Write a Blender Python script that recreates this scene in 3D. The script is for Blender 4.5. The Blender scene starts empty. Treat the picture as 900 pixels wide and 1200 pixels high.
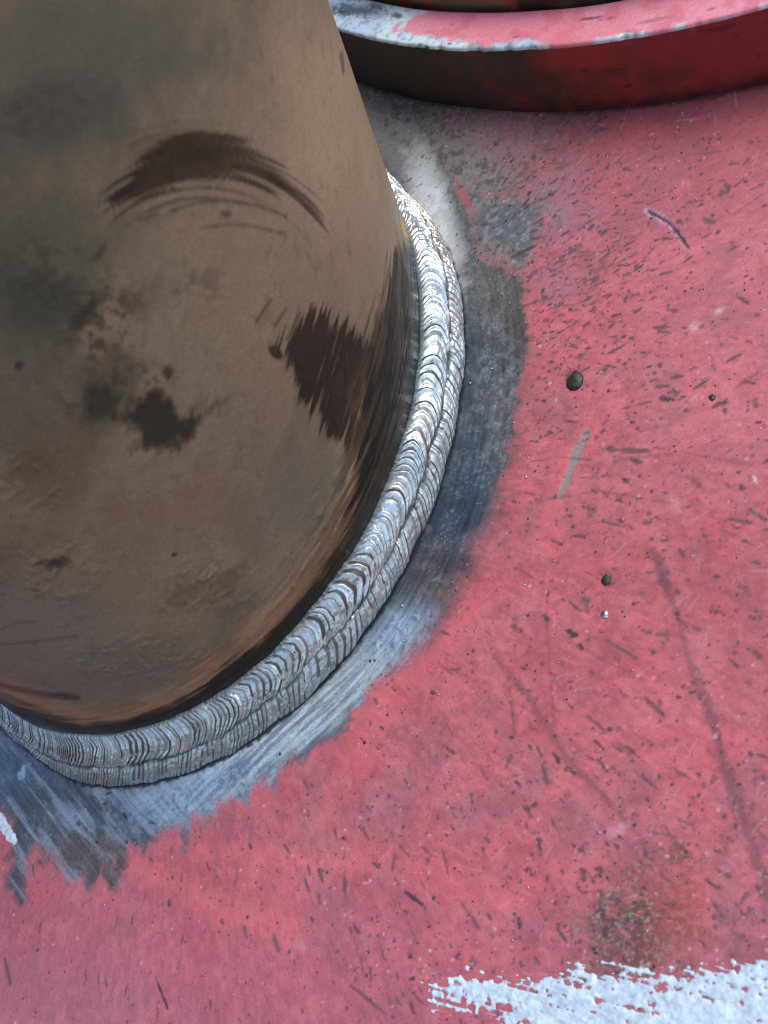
import bpy, math, random
import numpy as np
from mathutils import Matrix, Vector

sc = bpy.context.scene
random.seed(7)
RNG = np.random.default_rng(7)

# ------------------------------------------------------------------ camera, sky, sun, exposure
TILT = math.radians(24)                       # the plate leans back: its own +Y side is the upper one
T = Matrix.Rotation(TILT, 4, 'X')             # plate frame -> world
CC = np.array([0.20494278, -0.08007062, 0.20536609])       # camera in the plate frame (metres)
CR = np.array([[8.57339020e-01, 0.0, 5.14752178e-01],
               [1.38860737e-01, 9.62926942e-01, -2.31277755e-01],
               [-4.95668741e-01, 2.69762310e-01, 8.25554841e-01]])
FPX = 1200.0
cam = bpy.data.cameras.new('camera')
cam.sensor_fit = 'VERTICAL'; cam.sensor_height = 36.0; cam.lens = 36.0
cam.clip_start = 0.005; cam.clip_end = 100.0
cam.dof.use_dof = True; cam.dof.focus_distance = 0.240; cam.dof.aperture_fstop = 21.0
cam_o = bpy.data.objects.new('camera', cam); sc.collection.objects.link(cam_o)
M = Matrix([list(CR[i]) + [CC[i]] for i in range(3)] + [[0, 0, 0, 1]])
cam_o.matrix_world = T @ M
sc.camera = cam_o

SUN_P = Vector((0.50, 0.45, 0.78)).normalized()            # towards the light, plate frame
sun_w = (T.to_3x3() @ SUN_P).normalized()
elev = math.asin(sun_w.z); azim = math.atan2(sun_w.x, sun_w.y)
world = bpy.data.worlds.new('World'); sc.world = world
world.use_nodes = True
wn = world.node_tree
sky = wn.nodes.new('ShaderNodeTexSky'); sky.sky_type = 'NISHITA'; sky.sun_disc = False
sky.sun_elevation = elev; sky.sun_rotation = azim
sky.air_density = 1.0; sky.dust_density = 2.5; sky.ozone_density = 1.0
wn.nodes['Background'].inputs['Strength'].default_value = 0.15
wn.links.new(sky.outputs['Color'], wn.nodes['Background'].inputs['Color'])
sun = bpy.data.lights.new('sun', 'SUN'); sun.energy = 1.5; sun.angle = math.radians(40)
sun.color = (1.0, 0.985, 0.96)
sun_o = bpy.data.objects.new('sun', sun); sc.collection.objects.link(sun_o)
sun_o.rotation_euler = sun_w.to_track_quat('Z', 'Y').to_euler()
sc.view_settings.view_transform = 'Standard'; sc.view_settings.look = 'None'
sc.view_settings.exposure = 0.55; sc.view_settings.gamma = 1.0
sc.render.engine = 'CYCLES'
sc.cycles.filter_width = 1.1

# ------------------------------------------------------------------ numpy helpers
def proj(P):
    q = (P - CC) @ CR
    return 450 + FPX * q[..., 0] / -q[..., 2], 600 - FPX * q[..., 1] / -q[..., 2]

def px2plate(px, py, z=0.0):
    v = CR @ np.array([(px - 450) / FPX, -(py - 600) / FPX, -1.0])
    s = (z - CC[2]) / v[2]
    return CC + v * s

def lin(c):
    c = np.asarray(c, float) / 255.0
    return np.where(c <= 0.04045, c / 12.92, ((c + 0.055) / 1.055) ** 2.4)

def hsh(ix, iy, seed):
    h = (ix.astype(np.uint32) * np.uint32(374761393) + iy.astype(np.uint32) * np.uint32(668265263) + np.uint32((seed * 2246822519) & 0xFFFFFFFF))
    h = (h ^ (h >> np.uint32(13))) * np.uint32(1274126177)
    h = h ^ (h >> np.uint32(16))
    return (h & np.uint32(0xFFFF)).astype(np.float32) / 65535.0

def vn(x, y, seed=0):
    fx = np.floor(x); fy = np.floor(y)
    ix = fx.astype(np.int64); iy = fy.astype(np.int64)
    u = (x - fx).astype(np.float32); v = (y - fy).astype(np.float32)
    u = u * u * u * (u * (u * 6 - 15) + 10); v = v * v * v * (v * (v * 6 - 15) + 10)
    a = hsh(ix, iy, seed); b = hsh(ix + 1, iy, seed); c = hsh(ix, iy + 1, seed); d = hsh(ix + 1, iy + 1, seed)
    return a + (b - a) * u + (c - a) * v + (a - b - c + d) * u * v

def fbm(x, y, seed=0, o=4, g=0.5):
    s = 0; a = 1.0; t = 0
    for i in range(o):
        s = s + a * vn(x * 2 ** i + i * 17.3, y * 2 ** i - i * 9.7, seed + i * 31); t += a; a *= g
    return s / t

def sst(a, b, x):
    t = np.clip((x - a) / (b - a), 0, 1)
    return t * t * (3 - 2 * t)

def mix(c, new, m):
    return c * (1 - m[..., None]) + np.asarray(new) * m[..., None]

def sdf(px, py, poly):
    """signed distance to a closed polygon, negative inside"""
    shp = px.shape; x = px.ravel().astype(np.float32); y = py.ravel().astype(np.float32)
    d = np.full(x.shape, 1e9, np.float32); ins = np.zeros(x.shape, bool)
    n = len(poly)
    for i in range(n):
        ax, ay = poly[i]; bx, by = poly[(i + 1) % n]
        ex, ey = bx - ax, by - ay
        t = np.clip(((x - ax) * ex + (y - ay) * ey) / (ex * ex + ey * ey + 1e-9), 0, 1)
        d = np.minimum(d, (x - ax - t * ex) ** 2 + (y - ay - t * ey) ** 2)
        if ay != by:
            c = ((ay > y) != (by > y)) & (x < ex * (y - ay) / (by - ay) + ax)
            ins ^= c
    d = np.sqrt(d)
    return np.where(ins, -d, d).reshape(shp)

def pline(px, py, pts):
    """distance to an open polyline and position 0..1 along it"""
    d = np.full(px.shape, 1e9, np.float32); w = np.zeros(px.shape, np.float32); n = len(pts) - 1
    for i in range(n):
        ax, ay = pts[i]; bx, by = pts[i + 1]; ex, ey = bx - ax, by - ay
        t = np.clip(((px - ax) * ex + (py - ay) * ey) / (ex * ex + ey * ey + 1e-9), 0, 1)
        q = np.hypot(px - ax - t * ex, py - ay - t * ey)
        k = q < d; d = np.where(k, q, d); w = np.where(k, (i + t) / n, w)
    return d, w

def ell(px, py, cx, cy, rx, ry, ang=0):
    c, s = math.cos(math.radians(ang)), math.sin(math.radians(ang))
    u = (px - cx) * c + (py - cy) * s; v = -(px - cx) * s + (py - cy) * c
    return np.hypot(u / rx, v / ry)

def graded(a0, a1, step, lo, hi, g=1.3):
    core = np.arange(a0, a1 + step * .5, step)
    left = []; x = a0; s = step
    while x > lo: s *= g; x -= s; left.append(max(x, lo))
    right = []; x = core[-1]; s = step
    while x < hi: s *= g; x += s; right.append(min(x, hi))
    return np.array(left[::-1] + list(core) + right), len(left), len(left) + len(core)

def grid_mesh(name, P, close_u=False, flip=False, keep=None, extra=None):
    """P (nu, nv, 3) -> quad mesh. extra: more (P) grids welded into the same mesh as loose sheets."""
    vs, fs, off = [], [], 0
    for (Q, cu, fl, kp) in [(P, close_u, flip, keep)] + (extra or []):
        nu, nv = Q.shape[:2]
        idx = np.arange(nu * nv).reshape(nu, nv) + off
        i0 = idx if cu else idx[:-1]
        i1 = np.roll(idx, -1, 0) if cu else idx[1:]
        f = np.stack([i0[:, :-1], i1[:, :-1], i1[:, 1:], i0[:, 1:]], -1).reshape(-1, 4)
        if kp is not None: f = f[kp.reshape(-1)]
        if fl: f = f[:, ::-1]
        vs.append(Q.reshape(-1, 3)); fs.append(f); off += nu * nv
    V = np.concatenate(vs).astype(np.float32); F = np.concatenate(fs).astype(np.int32)
    me = bpy.data.meshes.new(name)
    me.vertices.add(len(V)); me.vertices.foreach_set('co', V.ravel())
    me.loops.add(F.size); me.loops.foreach_set('vertex_index', F.ravel())
    me.polygons.add(len(F))
    me.polygons.foreach_set('loop_start', np.arange(0, F.size, 4, dtype=np.int32))
    me.polygons.foreach_set('loop_total', np.full(len(F), 4, np.int32))
    me.polygons.foreach_set('use_smooth', np.ones(len(F), bool))
    me.update(calc_edges=True)
    return me

def attr(me, name, C, n_total=None):
    C = np.asarray(C, np.float32).reshape(-1, C.shape[-1])
    if C.shape[1] == 3: C = np.concatenate([C, np.ones((len(C), 1), np.float32)], 1)
    n = len(me.vertices)
    if len(C) < n: C = np.concatenate([C, np.repeat(C[-1:], n - len(C), 0)])
    a = me.attributes.new(name, 'FLOAT_COLOR', 'POINT')
    a.data.foreach_set('color', C.ravel())

def link(name, me, mat, parent=None):
    o = bpy.data.objects.new(name, me); sc.collection.objects.link(o)
    if me is not None and mat is not None: me.materials.append(mat)
    if parent is not None: o.parent = parent
    return o

def tag(o, label, cat, group=None):
    o['label'] = label; o['category'] = cat
    if group: o['group'] = group
    return o

# ------------------------------------------------------------------ materials
def surf_mat(name, fine=1.0, bump=0.00006, scale=900.0, scratch=None, grain=0.18, spec=.4):
    """colour from attribute 'tone', metal / roughness / relief amounts from attribute 'make'."""
    m = bpy.data.materials.new(name); m.use_nodes = True
    nt = m.node_tree; N = nt.nodes; L = nt.links
    b = N['Principled BSDF']
    col = N.new('ShaderNodeAttribute'); col.attribute_name = 'tone'
    mk = N.new('ShaderNodeAttribute'); mk.attribute_name = 'make'
    sep = N.new('ShaderNodeSeparateColor'); L.new(mk.outputs['Color'], sep.inputs[0])
    tc = N.new('ShaderNodeTexCoord')
    n1 = N.new('ShaderNodeTexNoise'); n1.inputs['Scale'].default_value = scale
    n1.inputs['Detail'].default_value = 5; n1.inputs['Roughness'].default_value = .65
    L.new(tc.outputs['Object'], n1.inputs['Vector'])
    n2 = N.new('ShaderNodeTexNoise'); n2.inputs['Scale'].default_value = scale * 3.1
    n2.inputs['Detail'].default_value = 3
    L.new(tc.outputs['Object'], n2.inputs['Vector'])
    # grain: colour * (1 + grain*(n-0.5)*2)
    mr = N.new('ShaderNodeMapRange'); mr.inputs['From Min'].default_value = .25; mr.inputs['From Max'].default_value = .75
    mr.inputs['To Min'].default_value = 1 - grain; mr.inputs['To Max'].default_value = 1 + grain
    L.new(n2.outputs['Fac'], mr.inputs['Value'])
    mx = N.new('ShaderNodeVectorMath'); mx.operation = 'SCALE'
    L.new(col.outputs['Color'], mx.inputs[0]); L.new(mr.outputs[0], mx.inputs['Scale'])
    L.new(mx.outputs[0], b.inputs['Base Color'])
    L.new(sep.outputs[0], b.inputs['Metallic'])
    rr = N.new('ShaderNodeMath'); rr.operation = 'MULTIPLY_ADD'
    L.new(n1.outputs['Fac'], rr.inputs[0]); rr.inputs[1].default_value = .25
    sub = N.new('ShaderNodeMath'); sub.operation = 'SUBTRACT'; L.new(sep.outputs[1], sub.inputs[0]); sub.inputs[1].default_value = .125
    L.new(sub.outputs[0], rr.inputs[2]); L.new(rr.outputs[0], b.inputs['Roughness'])
    # relief
    ad = N.new('ShaderNodeMath'); ad.operation = 'MULTIPLY_ADD'
    L.new(n2.outputs['Fac'], ad.inputs[0]); ad.inputs[1].default_value = .4; L.new(n1.outputs['Fac'], ad.inputs[2])
    ml = N.new('ShaderNodeMath'); ml.operation = 'MULTIPLY'; L.new(ad.outputs[0], ml.inputs[0]); L.new(sep.outputs[2], ml.inputs[1])
    bp = N.new('ShaderNodeBump'); bp.inputs['Distance'].default_value = bump; bp.inputs['Strength'].default_value = 1.0
    L.new(ml.outputs[0], bp.inputs['Height']); L.new(bp.outputs[0], b.inputs['Normal'])
    b.inputs['Specular IOR Level'].default_value = spec
    return m

M_PLATE = surf_mat('worn_red_paint', grain=.16, bump=.00010, scale=700)
M_PIPE = surf_mat('brown_mill_scale', spec=.2, grain=.15, bump=.00010, scale=600)
M_WELD = surf_mat('weld_metal', grain=.12, bump=.00004, scale=1500)
M_RING = surf_mat('worn_ring_paint', grain=.14, bump=.00010, scale=700)
M_SILVER = surf_mat('silver_paint', grain=.10, bump=.00008, scale=900)

def flat_mat(name, c, metal, rough):
    m = bpy.data.materials.new(name); m.use_nodes = True
    nt = m.node_tree; b = nt.nodes['Principled BSDF']
    tc = nt.nodes.new('ShaderNodeTexCoord'); n = nt.nodes.new('ShaderNodeTexNoise'); n.inputs['Scale'].default_value = 500
    n.inputs['Detail'].default_value = 4
    r = nt.nodes.new('ShaderNodeValToRGB')
    r.color_ramp.elements[0].position = .3; r.color_ramp.elements[0].color = tuple(x * .6 for x in c) + (1,)
    r.color_ramp.elements[1].position = .7; r.color_ramp.elements[1].color = tuple(min(1, x * 1.35) for x in c) + (1,)
    nt.links.new(tc.outputs['Object'], n.inputs['Vector']); nt.links.new(n.outputs['Fac'], r.inputs['Fac'])
    nt.links.new(r.outputs['Color'], b.inputs['Base Color'])
    b.inputs['Metallic'].default_value = metal; b.inputs['Roughness'].default_value = rough
    return m
M_SPAT = flat_mat('spatter_steel', (.45, .46, .48), .9, .3)
M_CHAR = flat_mat('charred_spatter', (.03, .028, .025), .2, .5)

# ------------------------------------------------------------------ pipe geometry
R_P = 0.084
AX = np.array([0.17164509, 0.34362973, 1.0]); D_ = AX / np.linalg.norm(AX)
A_ = np.cross([0, 1, 0], D_); A_ /= np.linalg.norm(A_); B_ = np.cross(D_, A_)
def cyl(rad, th, z):
    """point on a cylinder of radius rad about the inclined pipe axis, at plate height z"""
    rad, th, z = np.broadcast_arrays(np.asarray(rad, float), th, z)
    P = rad[..., None] * (np.cos(th)[..., None] * A_ + np.sin(th)[..., None] * B_)
    s = (z - P[..., 2]) / D_[2]
    return P + s[..., None] * D_
H_W, L_W = 0.01043, 0.0083
EP = 1.30                                     # light reaching the plate; albedo = seen colour / light
EPIPE = 0.80
RING_C = np.array([0.153, 0.2855]); RING_R = 0.2088; RING_T = 0.020

# ------------------------------------------------------------------ the red plate
def build_plate():
    step = 0.00032
    xs, ix0, ix1 = graded(-0.075, 0.178, step, -1.4, 1.4)
    ys, iy0, iy1 = graded(-0.168, 0.118, step, -1.4, 1.4)
    X, Y = np.meshgrid(xs, ys, indexing='ij')
    P = np.stack([X, Y, np.zeros_like(X)], -1)
    q = (P - CC) @ CR
    ok = q[..., 2] < -0.05
    PX, PY = proj(P)
    PX = np.where(ok, np.clip(PX, -900, 1800), -900); PY = np.where(ok, np.clip(PY, -900, 2100), -900)
    mx, my = X * 1000, Y * 1000                # millimetres on the plate
    n_lo = fbm(mx / 22, my / 22, 1, 4); n_md = fbm(mx / 5, my / 5, 5, 4); n_hi = fbm(mx / 1.3, my / 1.3, 9, 3)
    # polar coordinates about the pipe: everything was thrown outwards from it
    rho = np.hypot(mx, my); phi = np.arctan2(my, mx)
    rad_n = fbm(phi * 34, rho / 12, 13, 3)      # radial brush grain
    # --- paint
    c = np.empty(X.shape + (3,)); c[:] = lin((186, 95, 105))
    c = mix(c, lin((198, 104, 113)), sst(.45, .7, n_lo) * .6)
    c = mix(c, lin((172, 90, 100)), sst(.52, .3, n_lo) * .6)
    c = mix(c, lin((192, 120, 129)), sst(.5, .72, fbm(mx / 9 + 40, my / 9, 21, 4)) * .3)     # chalky
    c = mix(c, lin((204, 92, 100)), sst(.56, .75, fbm(mx / 14 - 20, my / 14 + 9, 25, 3)) * .3)  # fresher red
    c *= (1 + (n_md - .5) * .26 + (n_hi - .5) * .42)[..., None]
    c = mix(c, lin((222, 126, 140)), sst(1.3, .2, ell(PX, PY, 850, 330, 190, 240) + (n_md - .5) * .8) * .45)  # lighter pink at the upper right paints in the brighter sheen there
    c = mix(c, lin((140, 100, 106)), sst(.52, .7, fbm(mx / 11 + 90, my / 11 + 30, 27, 5)) * .35)
    lower = sst(900, 1250, PY)
    c = mix(c, lin((176, 100, 116)), lower * .55)
    c = mix(c, lin((168, 104, 122)), sst(1.25, .4, ell(PX, PY, 60, 1170, 150, 60)) * .55)
    # pale brushed strokes of paint below the bare zone
    for pts, w, a in (([(380, 960), (480, 1020), (600, 1060)], 26, .3), ([(150, 1010), (250, 1060), (335, 1090)], 24, .45), ([(240, 1000), (300, 1000), (420, 1010)], 20, .35),
                      ([(560, 700), (470, 800), (400, 920)], 26, .4), ([(690, 505), (660, 560), (640, 640)], 18, .5), ([(755, 850), (860, 865), (900, 868)], 14, .35)):
        d, t = pline(PX, PY, pts)
        c = mix(c, lin((222, 108, 114)), sst(w, w * .3, d + (n_md - .5) * 20) * a)
    fine = fbm(phi * 170, rho / 2.2, 41, 3)
    c *= (1 + (fine - .5) * .36)[..., None]
    c = mix(c, lin((150, 86, 96)), sst(.55, .74, fbm(phi * 55, rho / 5, 51, 4)) * .28)
    c = mix(c, lin((206, 124, 130)), sst(.60, .76, fbm(mx / 3.5 + 9, my / 3.5, 53, 4)) * .3)
    bump = np.ones(X.shape) * .55
    rough = .52 + (n_md - .5) * .2
    metal = np.zeros(X.shape)
    # --- grime and soot on the paint by the ring and the weld start; contact shade round the ring
    g = sst(330, 120, np.hypot((PX - 430) / 1.0, (PY - 110) / .9) + (n_md - .5) * 90 + (n_lo - .5) * 110)
    g = np.maximum(g, sst(1.3, .5, ell(PX, PY, 500, 185, 75, 95, -25) + (n_md - .5) * .9) * .95)
    g = np.maximum(g, sst(1.3, .6, ell(PX, PY, 575, 268, 58, 66, 0) + (n_md - .5) * .8) * .9)
    c = mix(c, lin((124, 120, 118)), g * (.75 + .5 * n_md).clip(0, 1))
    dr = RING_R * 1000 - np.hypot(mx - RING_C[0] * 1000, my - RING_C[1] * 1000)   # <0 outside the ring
    c = mix(c, lin((80, 58, 56)), sst(13, 0, -dr + (n_md - .5) * 10) * .5)  # contact shade painted darker towards the ring foot
    c = mix(c, lin((150, 66, 74)), sst(46, 4, -dr + (n_md - .5) * 16) * .5 * sst(560, 680, PX))  # wider, redder part of the painted contact shade
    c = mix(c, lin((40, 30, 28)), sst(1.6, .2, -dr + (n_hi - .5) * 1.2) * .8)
    c = mix(c, lin((62, 60, 60)), g * sst(.54, .68, fbm(mx / 1.7, my / 1.7, 61, 4)) * .65); c = mix(c, lin((170, 170, 172)), g * sst(.66, .76, fbm(mx / .7, my / .7, 63, 2)) * .35)
    # mauve haze where heat bleached the paint
    for (x, y, rx, ry, a) in ((660, 245, 70, 60, .6), (650, 330, 45, 30, .45), (740, 200, 80, 40, .2), (590, 150, 80, 40, .4)):
        c = mix(c, lin((168, 118, 134)), sst(1.2, .2, ell(PX, PY, x, y, rx, ry) + (n_md - .5) * .9) * a)
    # --- ground-off bare steel round the weld
    bare_poly = [(380, 60), (470, 170), (520, 195), (545, 245), (560, 300), (612, 328), (614, 400), (605, 455), (600, 500), (592, 545), (577, 592), (556, 640),
                 (532, 690), (508, 735), (490, 765), (446, 797), (414, 838), (385, 868), (352, 888), (318, 905), (300, 925), (262, 940), (240, 955), (222, 968), (216, 996),
                 (205, 975), (180, 980), (165, 995), (150, 990), (136, 1010), (132, 1035), (118, 1022), (95, 1036), (70, 1020), (44, 998), (34, 1003), (20, 1046), (14, 1040), (18, 985), (0, 950), (-90, 880), (-150, 650), (200, 300)]
    sd = sdf(PX, PY, bare_poly)
    rg = sst(460, 300, PX); edge = sd + (n_md - .5) * (15 + 12 * rg) + (n_hi - .5) * 9 + (rad_n - .5) * np.where(PX < 330, 26, 6)
    soft = 3.5 + 24 * sst(520, 660, PY) * sst(840, 740, PY) * sst(380, 430, PX) + 8 * rg
    bare = sst(soft, -soft, edge)
    halo = sst(26, 2, edge) * (1 - bare) * (1 - g)
    c = mix(c, lin((208, 108, 116)), halo * .3)
    c = mix(c, lin((104, 76, 80)), sst(34, -10, sd + (n_md - .5) * 26 + (fine - .5) * 20) * sst(380, 560, PY) * sst(800, 700, PY) * sst(420, 500, PX) * .6)
    c = mix(c, lin((120, 100, 98)), sst(16, -4, sd + (n_md - .5) * 16 + (n_hi - .5) * 14) * sst(540, 470, PY) * .6)
    # steel colours, px regions
    s = np.empty(X.shape + (3,)); s[:] = lin((98, 104, 112))
    def blob(x, y, rx, ry, ang, col, a, nz=.8):
        nonlocal s
        s = mix(s, lin(col), sst(1.25, .25, ell(PX, PY, x, y, rx, ry, ang) + (n_md - .5) * nz + (n_lo - .5) * nz) * a)
    blob(585, 350, 45, 90, 0, (112, 110, 104), .9)
    blob(560, 440, 50, 90, 0, (90, 102, 114), .85)
    blob(545, 590, 40, 110, 18, (72, 90, 112), .95)
    blob(590, 470, 25, 90, 5, (112, 112, 116), .5)
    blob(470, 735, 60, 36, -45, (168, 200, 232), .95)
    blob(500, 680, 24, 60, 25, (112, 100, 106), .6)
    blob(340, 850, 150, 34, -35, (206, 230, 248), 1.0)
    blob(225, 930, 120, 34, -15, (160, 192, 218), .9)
    blob(90, 940, 90, 40, 30, (90, 101, 116), .9)
    blob(110, 1005, 95, 32, 10, (120, 108, 108), .9)
    blob(20, 900, 50, 60, 30, (96, 118, 146), .7)
    blob(200, 955, 60, 10, 35, (150, 172, 198), .6)
    blob(150, 945, 70, 9, 38, (140, 160, 186), .6)
    lf = sst(330, 200, PX) * sst(820, 900, PY)
    tan_n = fbm(rho / .45 + 50, phi * 9 + 20, 43, 3) * (1 - lf) + fbm((mx * .87 - my * .5) / 12, (mx * .5 + my * .87) / .55, 57, 3) * lf
    s = mix(s, lin((158, 180, 202)), sst(.5, .68, fbm((mx * .87 - my * .5) / 16, (mx * .5 + my * .87) / 2.2, 59, 3)) * lf * .6)
    s *= (1 + (rad_n - .5) * .2 + (n_md - .5) * .5 + (tan_n - .5) * .9)[..., None]
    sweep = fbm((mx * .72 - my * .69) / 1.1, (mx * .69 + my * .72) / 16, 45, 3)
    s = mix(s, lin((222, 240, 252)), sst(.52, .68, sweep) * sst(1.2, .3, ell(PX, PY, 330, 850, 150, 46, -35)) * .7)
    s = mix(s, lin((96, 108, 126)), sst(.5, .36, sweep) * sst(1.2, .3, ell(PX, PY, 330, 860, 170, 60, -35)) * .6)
    spk = fbm(mx / .55, my / .55, 33, 2)
    s = mix(s, lin((176, 200, 222)), sst(.64, .78, spk) * .28 * sst(.35, .6, n_md)); s = mix(s, lin((40, 50, 62)), sst(.36, .24, spk) * .3)
    # dirty upper part of the bare zone is smoked grey
    smoke = sst(300, 180, PY + (n_md - .5) * 60) * sst(640, 420, PX)
    s = mix(s, lin((128, 130, 130)), smoke * .8)
    s *= np.array([1.05, 1.0, .93])
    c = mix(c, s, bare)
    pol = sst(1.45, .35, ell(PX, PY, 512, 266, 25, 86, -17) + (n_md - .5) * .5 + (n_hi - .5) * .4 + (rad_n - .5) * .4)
    c = mix(c, lin((250, 255, 255)) * (1 + (n_hi - .5) * .6)[..., None], pol * .95)  # polished patch, its bright reflection put into the colour
    patch = sst(1.2, .3, ell(PX, PY, 603, 262, 60, 44, 10) + (n_md - .5) * 1.1)
    c = mix(c, lin((104, 116, 124)), patch * .8); c = mix(c, lin((160, 166, 178)), patch * sst(.52, .7, n_hi) * .6)
    red = sst(1.2, .4, ell(PX, PY, 545, 234, 6, 24, -25) + (n_hi - .5) * .6)
    c = mix(c, lin((180, 88, 96)), red * .7)
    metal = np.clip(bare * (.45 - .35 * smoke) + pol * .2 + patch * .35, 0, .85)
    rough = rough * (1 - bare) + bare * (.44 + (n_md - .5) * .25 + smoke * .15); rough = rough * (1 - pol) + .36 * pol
    bump = bump * (1 - bare) + bare * .8
    lump = sst(.52, .62, fbm(mx / 1.6, my / 1.6, 47, 3)) * bare * (sst(1.2, .4, ell(PX, PY, 470, 740, 50, 40, -45) + (n_md - .5)) + sst(1.2, .4, ell(PX, PY, 250, 930, 130, 40, -20) + (n_md - .5)) + .5 * sst(1.2, .4, ell(PX, PY, 575, 450, 40, 110, 0))).clip(0, 1)
    c = mix(c, lin((176, 196, 218)), lump * .45); c = mix(c, lin((84, 84, 92)), lump * sst(.55, .35, n_hi) * .5)
    # oxide line left along the weld toe
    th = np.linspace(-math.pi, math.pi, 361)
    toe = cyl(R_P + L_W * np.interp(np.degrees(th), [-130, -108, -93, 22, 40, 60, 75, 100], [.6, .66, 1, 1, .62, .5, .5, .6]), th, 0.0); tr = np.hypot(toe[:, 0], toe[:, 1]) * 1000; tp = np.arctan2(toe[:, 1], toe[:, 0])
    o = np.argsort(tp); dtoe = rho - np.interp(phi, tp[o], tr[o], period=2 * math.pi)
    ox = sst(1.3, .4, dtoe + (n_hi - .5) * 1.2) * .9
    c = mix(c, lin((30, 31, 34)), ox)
    c = mix(c, lin((60, 70, 86)), sst(7, 1, dtoe + (n_md - .5) * 6) * bare * (1 - pol) * .45 * sst(800, 620, PY))

    # --- marks thrown on by welding and handling
    Z = lump * 1.5e-4
    Z += (fbm(mx / 60, my / 60, 71, 2) - .5) * 2e-4
    Z += (1 - bare) * 1.2e-4 * (1 - pol) + (n_md - .5) * (1 - bare) * 5e-5 + (n_hi - .5) * 2.5e-5
    dark = np.zeros(X.shape, np.float32); lite = np.zeros(X.shape, np.float32)
    x0m, y0m, sm = xs[ix0] * 1000, ys[iy0] * 1000, step * 1000
    def stroke(A, x, y, ln, wd, ang, k, ragged=.6, dip=0):
        """one tapered streak centred at x,y (mm), ln x wd mm"""
        r = ln / 2 + wd + .5
        i0 = max(ix0, ix0 + int((x - r - x0m) / sm)); i1 = min(ix1, ix0 + int((x + r - x0m) / sm) + 2)
        j0 = max(iy0, iy0 + int((y - r - y0m) / sm)); j1 = min(iy1, iy0 + int((y + r - y0m) / sm) + 2)
        if i1 <= i0 or j1 <= j0: return
        S = (slice(i0, i1), slice(j0, j1))
        u = (mx[S] - x) * math.cos(ang) + (my[S] - y) * math.sin(ang); v = -(mx[S] - x) * math.sin(ang) + (my[S] - y) * math.cos(ang)
        t = np.clip(np.abs(u) / (ln / 2), 0, 1)
        wd = max(wd, .36); m = sst(1.35, .15, np.abs(v) / (wd / 2 * np.sqrt(1 - t * t + 1e-6) + .05) + (n_hi[S] - .5) * ragged * 2.2) * sst(1.0, .6, t + (n_hi[S] - .5) * .5) * (.55 + .9 * n_md[S]).clip(0, 1)
        A[S] = np.maximum(A[S], (m * k).astype(np.float32))
        if dip: Z[S] += m * dip
    R2 = random.Random(3)
    for k in range(4200):
        px, py = R2.uniform(420, 930), R2.uniform(90, 1230)
        if R2.random() < .35: px, py = R2.uniform(-20, 930), R2.uniform(880, 1230)
        if R2.random() < .3: px, py = R2.gauss(680, 70), R2.gauss(300, 90)
        if py > 640 and R2.random() < .25: continue
        x, y, _ = px2plate(px, py) * 1000
        a = math.atan2(y, x) + R2.gauss(0, .34)
        big = R2.random()
        if big < .90: ln, wd, kk = .3 + 1.7 * R2.random() ** 2, R2.uniform(.35, .9), .15 + .75 * R2.random() ** 1.6
        elif big < .99: ln, wd, kk = R2.uniform(2, 4.5), R2.uniform(.5, .95), R2.uniform(.4, .8)
        else: ln, wd, kk = R2.uniform(5, 11), R2.uniform(.4, .9), R2.uniform(.3, .65)
        stroke(dark, x, y, ln, wd, a, kk)
    for k in range(3000):                      # pinprick dots
        px, py = R2.uniform(400, 930), R2.uniform(90, 1230)
        if py > 640 and R2.random() < .2: continue
        if R2.random() < .3: px = R2.uniform(-20, 930); py = R2.uniform(930, 1230)
        x, y, _ = px2plate(px, py) * 1000
        w = .18 + .6 * R2.random() ** 2.5
        stroke(dark if R2.random() < .75 else lite, x, y, w * 1.3, w, R2.uniform(0, 3), R2.uniform(.55, 1.0))
    for k in range(420):
        px, py = R2.uniform(415, 650), R2.uniform(90, 340)
        x, y, _ = px2plate(px, py) * 1000; w = .2 + .6 * R2.random() ** 3
        stroke(dark, x, y, w * R2.uniform(1, 2), w, R2.uniform(0, 3), R2.uniform(.5, 1.0), 1.0)
    for k in range(150):
        px, py = R2.uniform(600, 930), R2.uniform(120, 1180)
        x, y, _ = px2plate(px, py) * 1000; a = math.atan2(y, x) + R2.gauss(0, .5)
        for q_ in range(R2.randint(2, 6)):
            stroke(dark, x + R2.gauss(0, 1.1), y + R2.gauss(0, 1.1), R2.uniform(.5, 1.8), R2.uniform(.4, 1.0), a + R2.gauss(0, .4), R2.uniform(.2, .75), 1.2)
    for k in range(380):                       # hair scratches, light
        px, py = R2.uniform(420, 930), R2.uniform(90, 1230)
        x, y, _ = px2plate(px, py) * 1000
        a = math.atan2(y, x) + R2.gauss(1.2, .6)
        stroke(lite, x, y, R2.uniform(1.5, 8), R2.uniform(.10, .2), a, R2.uniform(.08, .3), dip=-1e-5)
    def pstroke(A, p, q, wpx, k, rag=.5, dip=0):
        a = px2plate(*p) * 1000; b = px2plate(*q) * 1000
        d = b - a; m = (a + b) / 2; sc_ = np.hypot(d[0], d[1]) / max(1, math.hypot(q[0] - p[0], q[1] - p[1]))
        stroke(A, m[0], m[1], float(np.hypot(d[0], d[1])) , wpx * sc_, math.atan2(d[1], d[0]), k, rag, dip)
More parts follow.
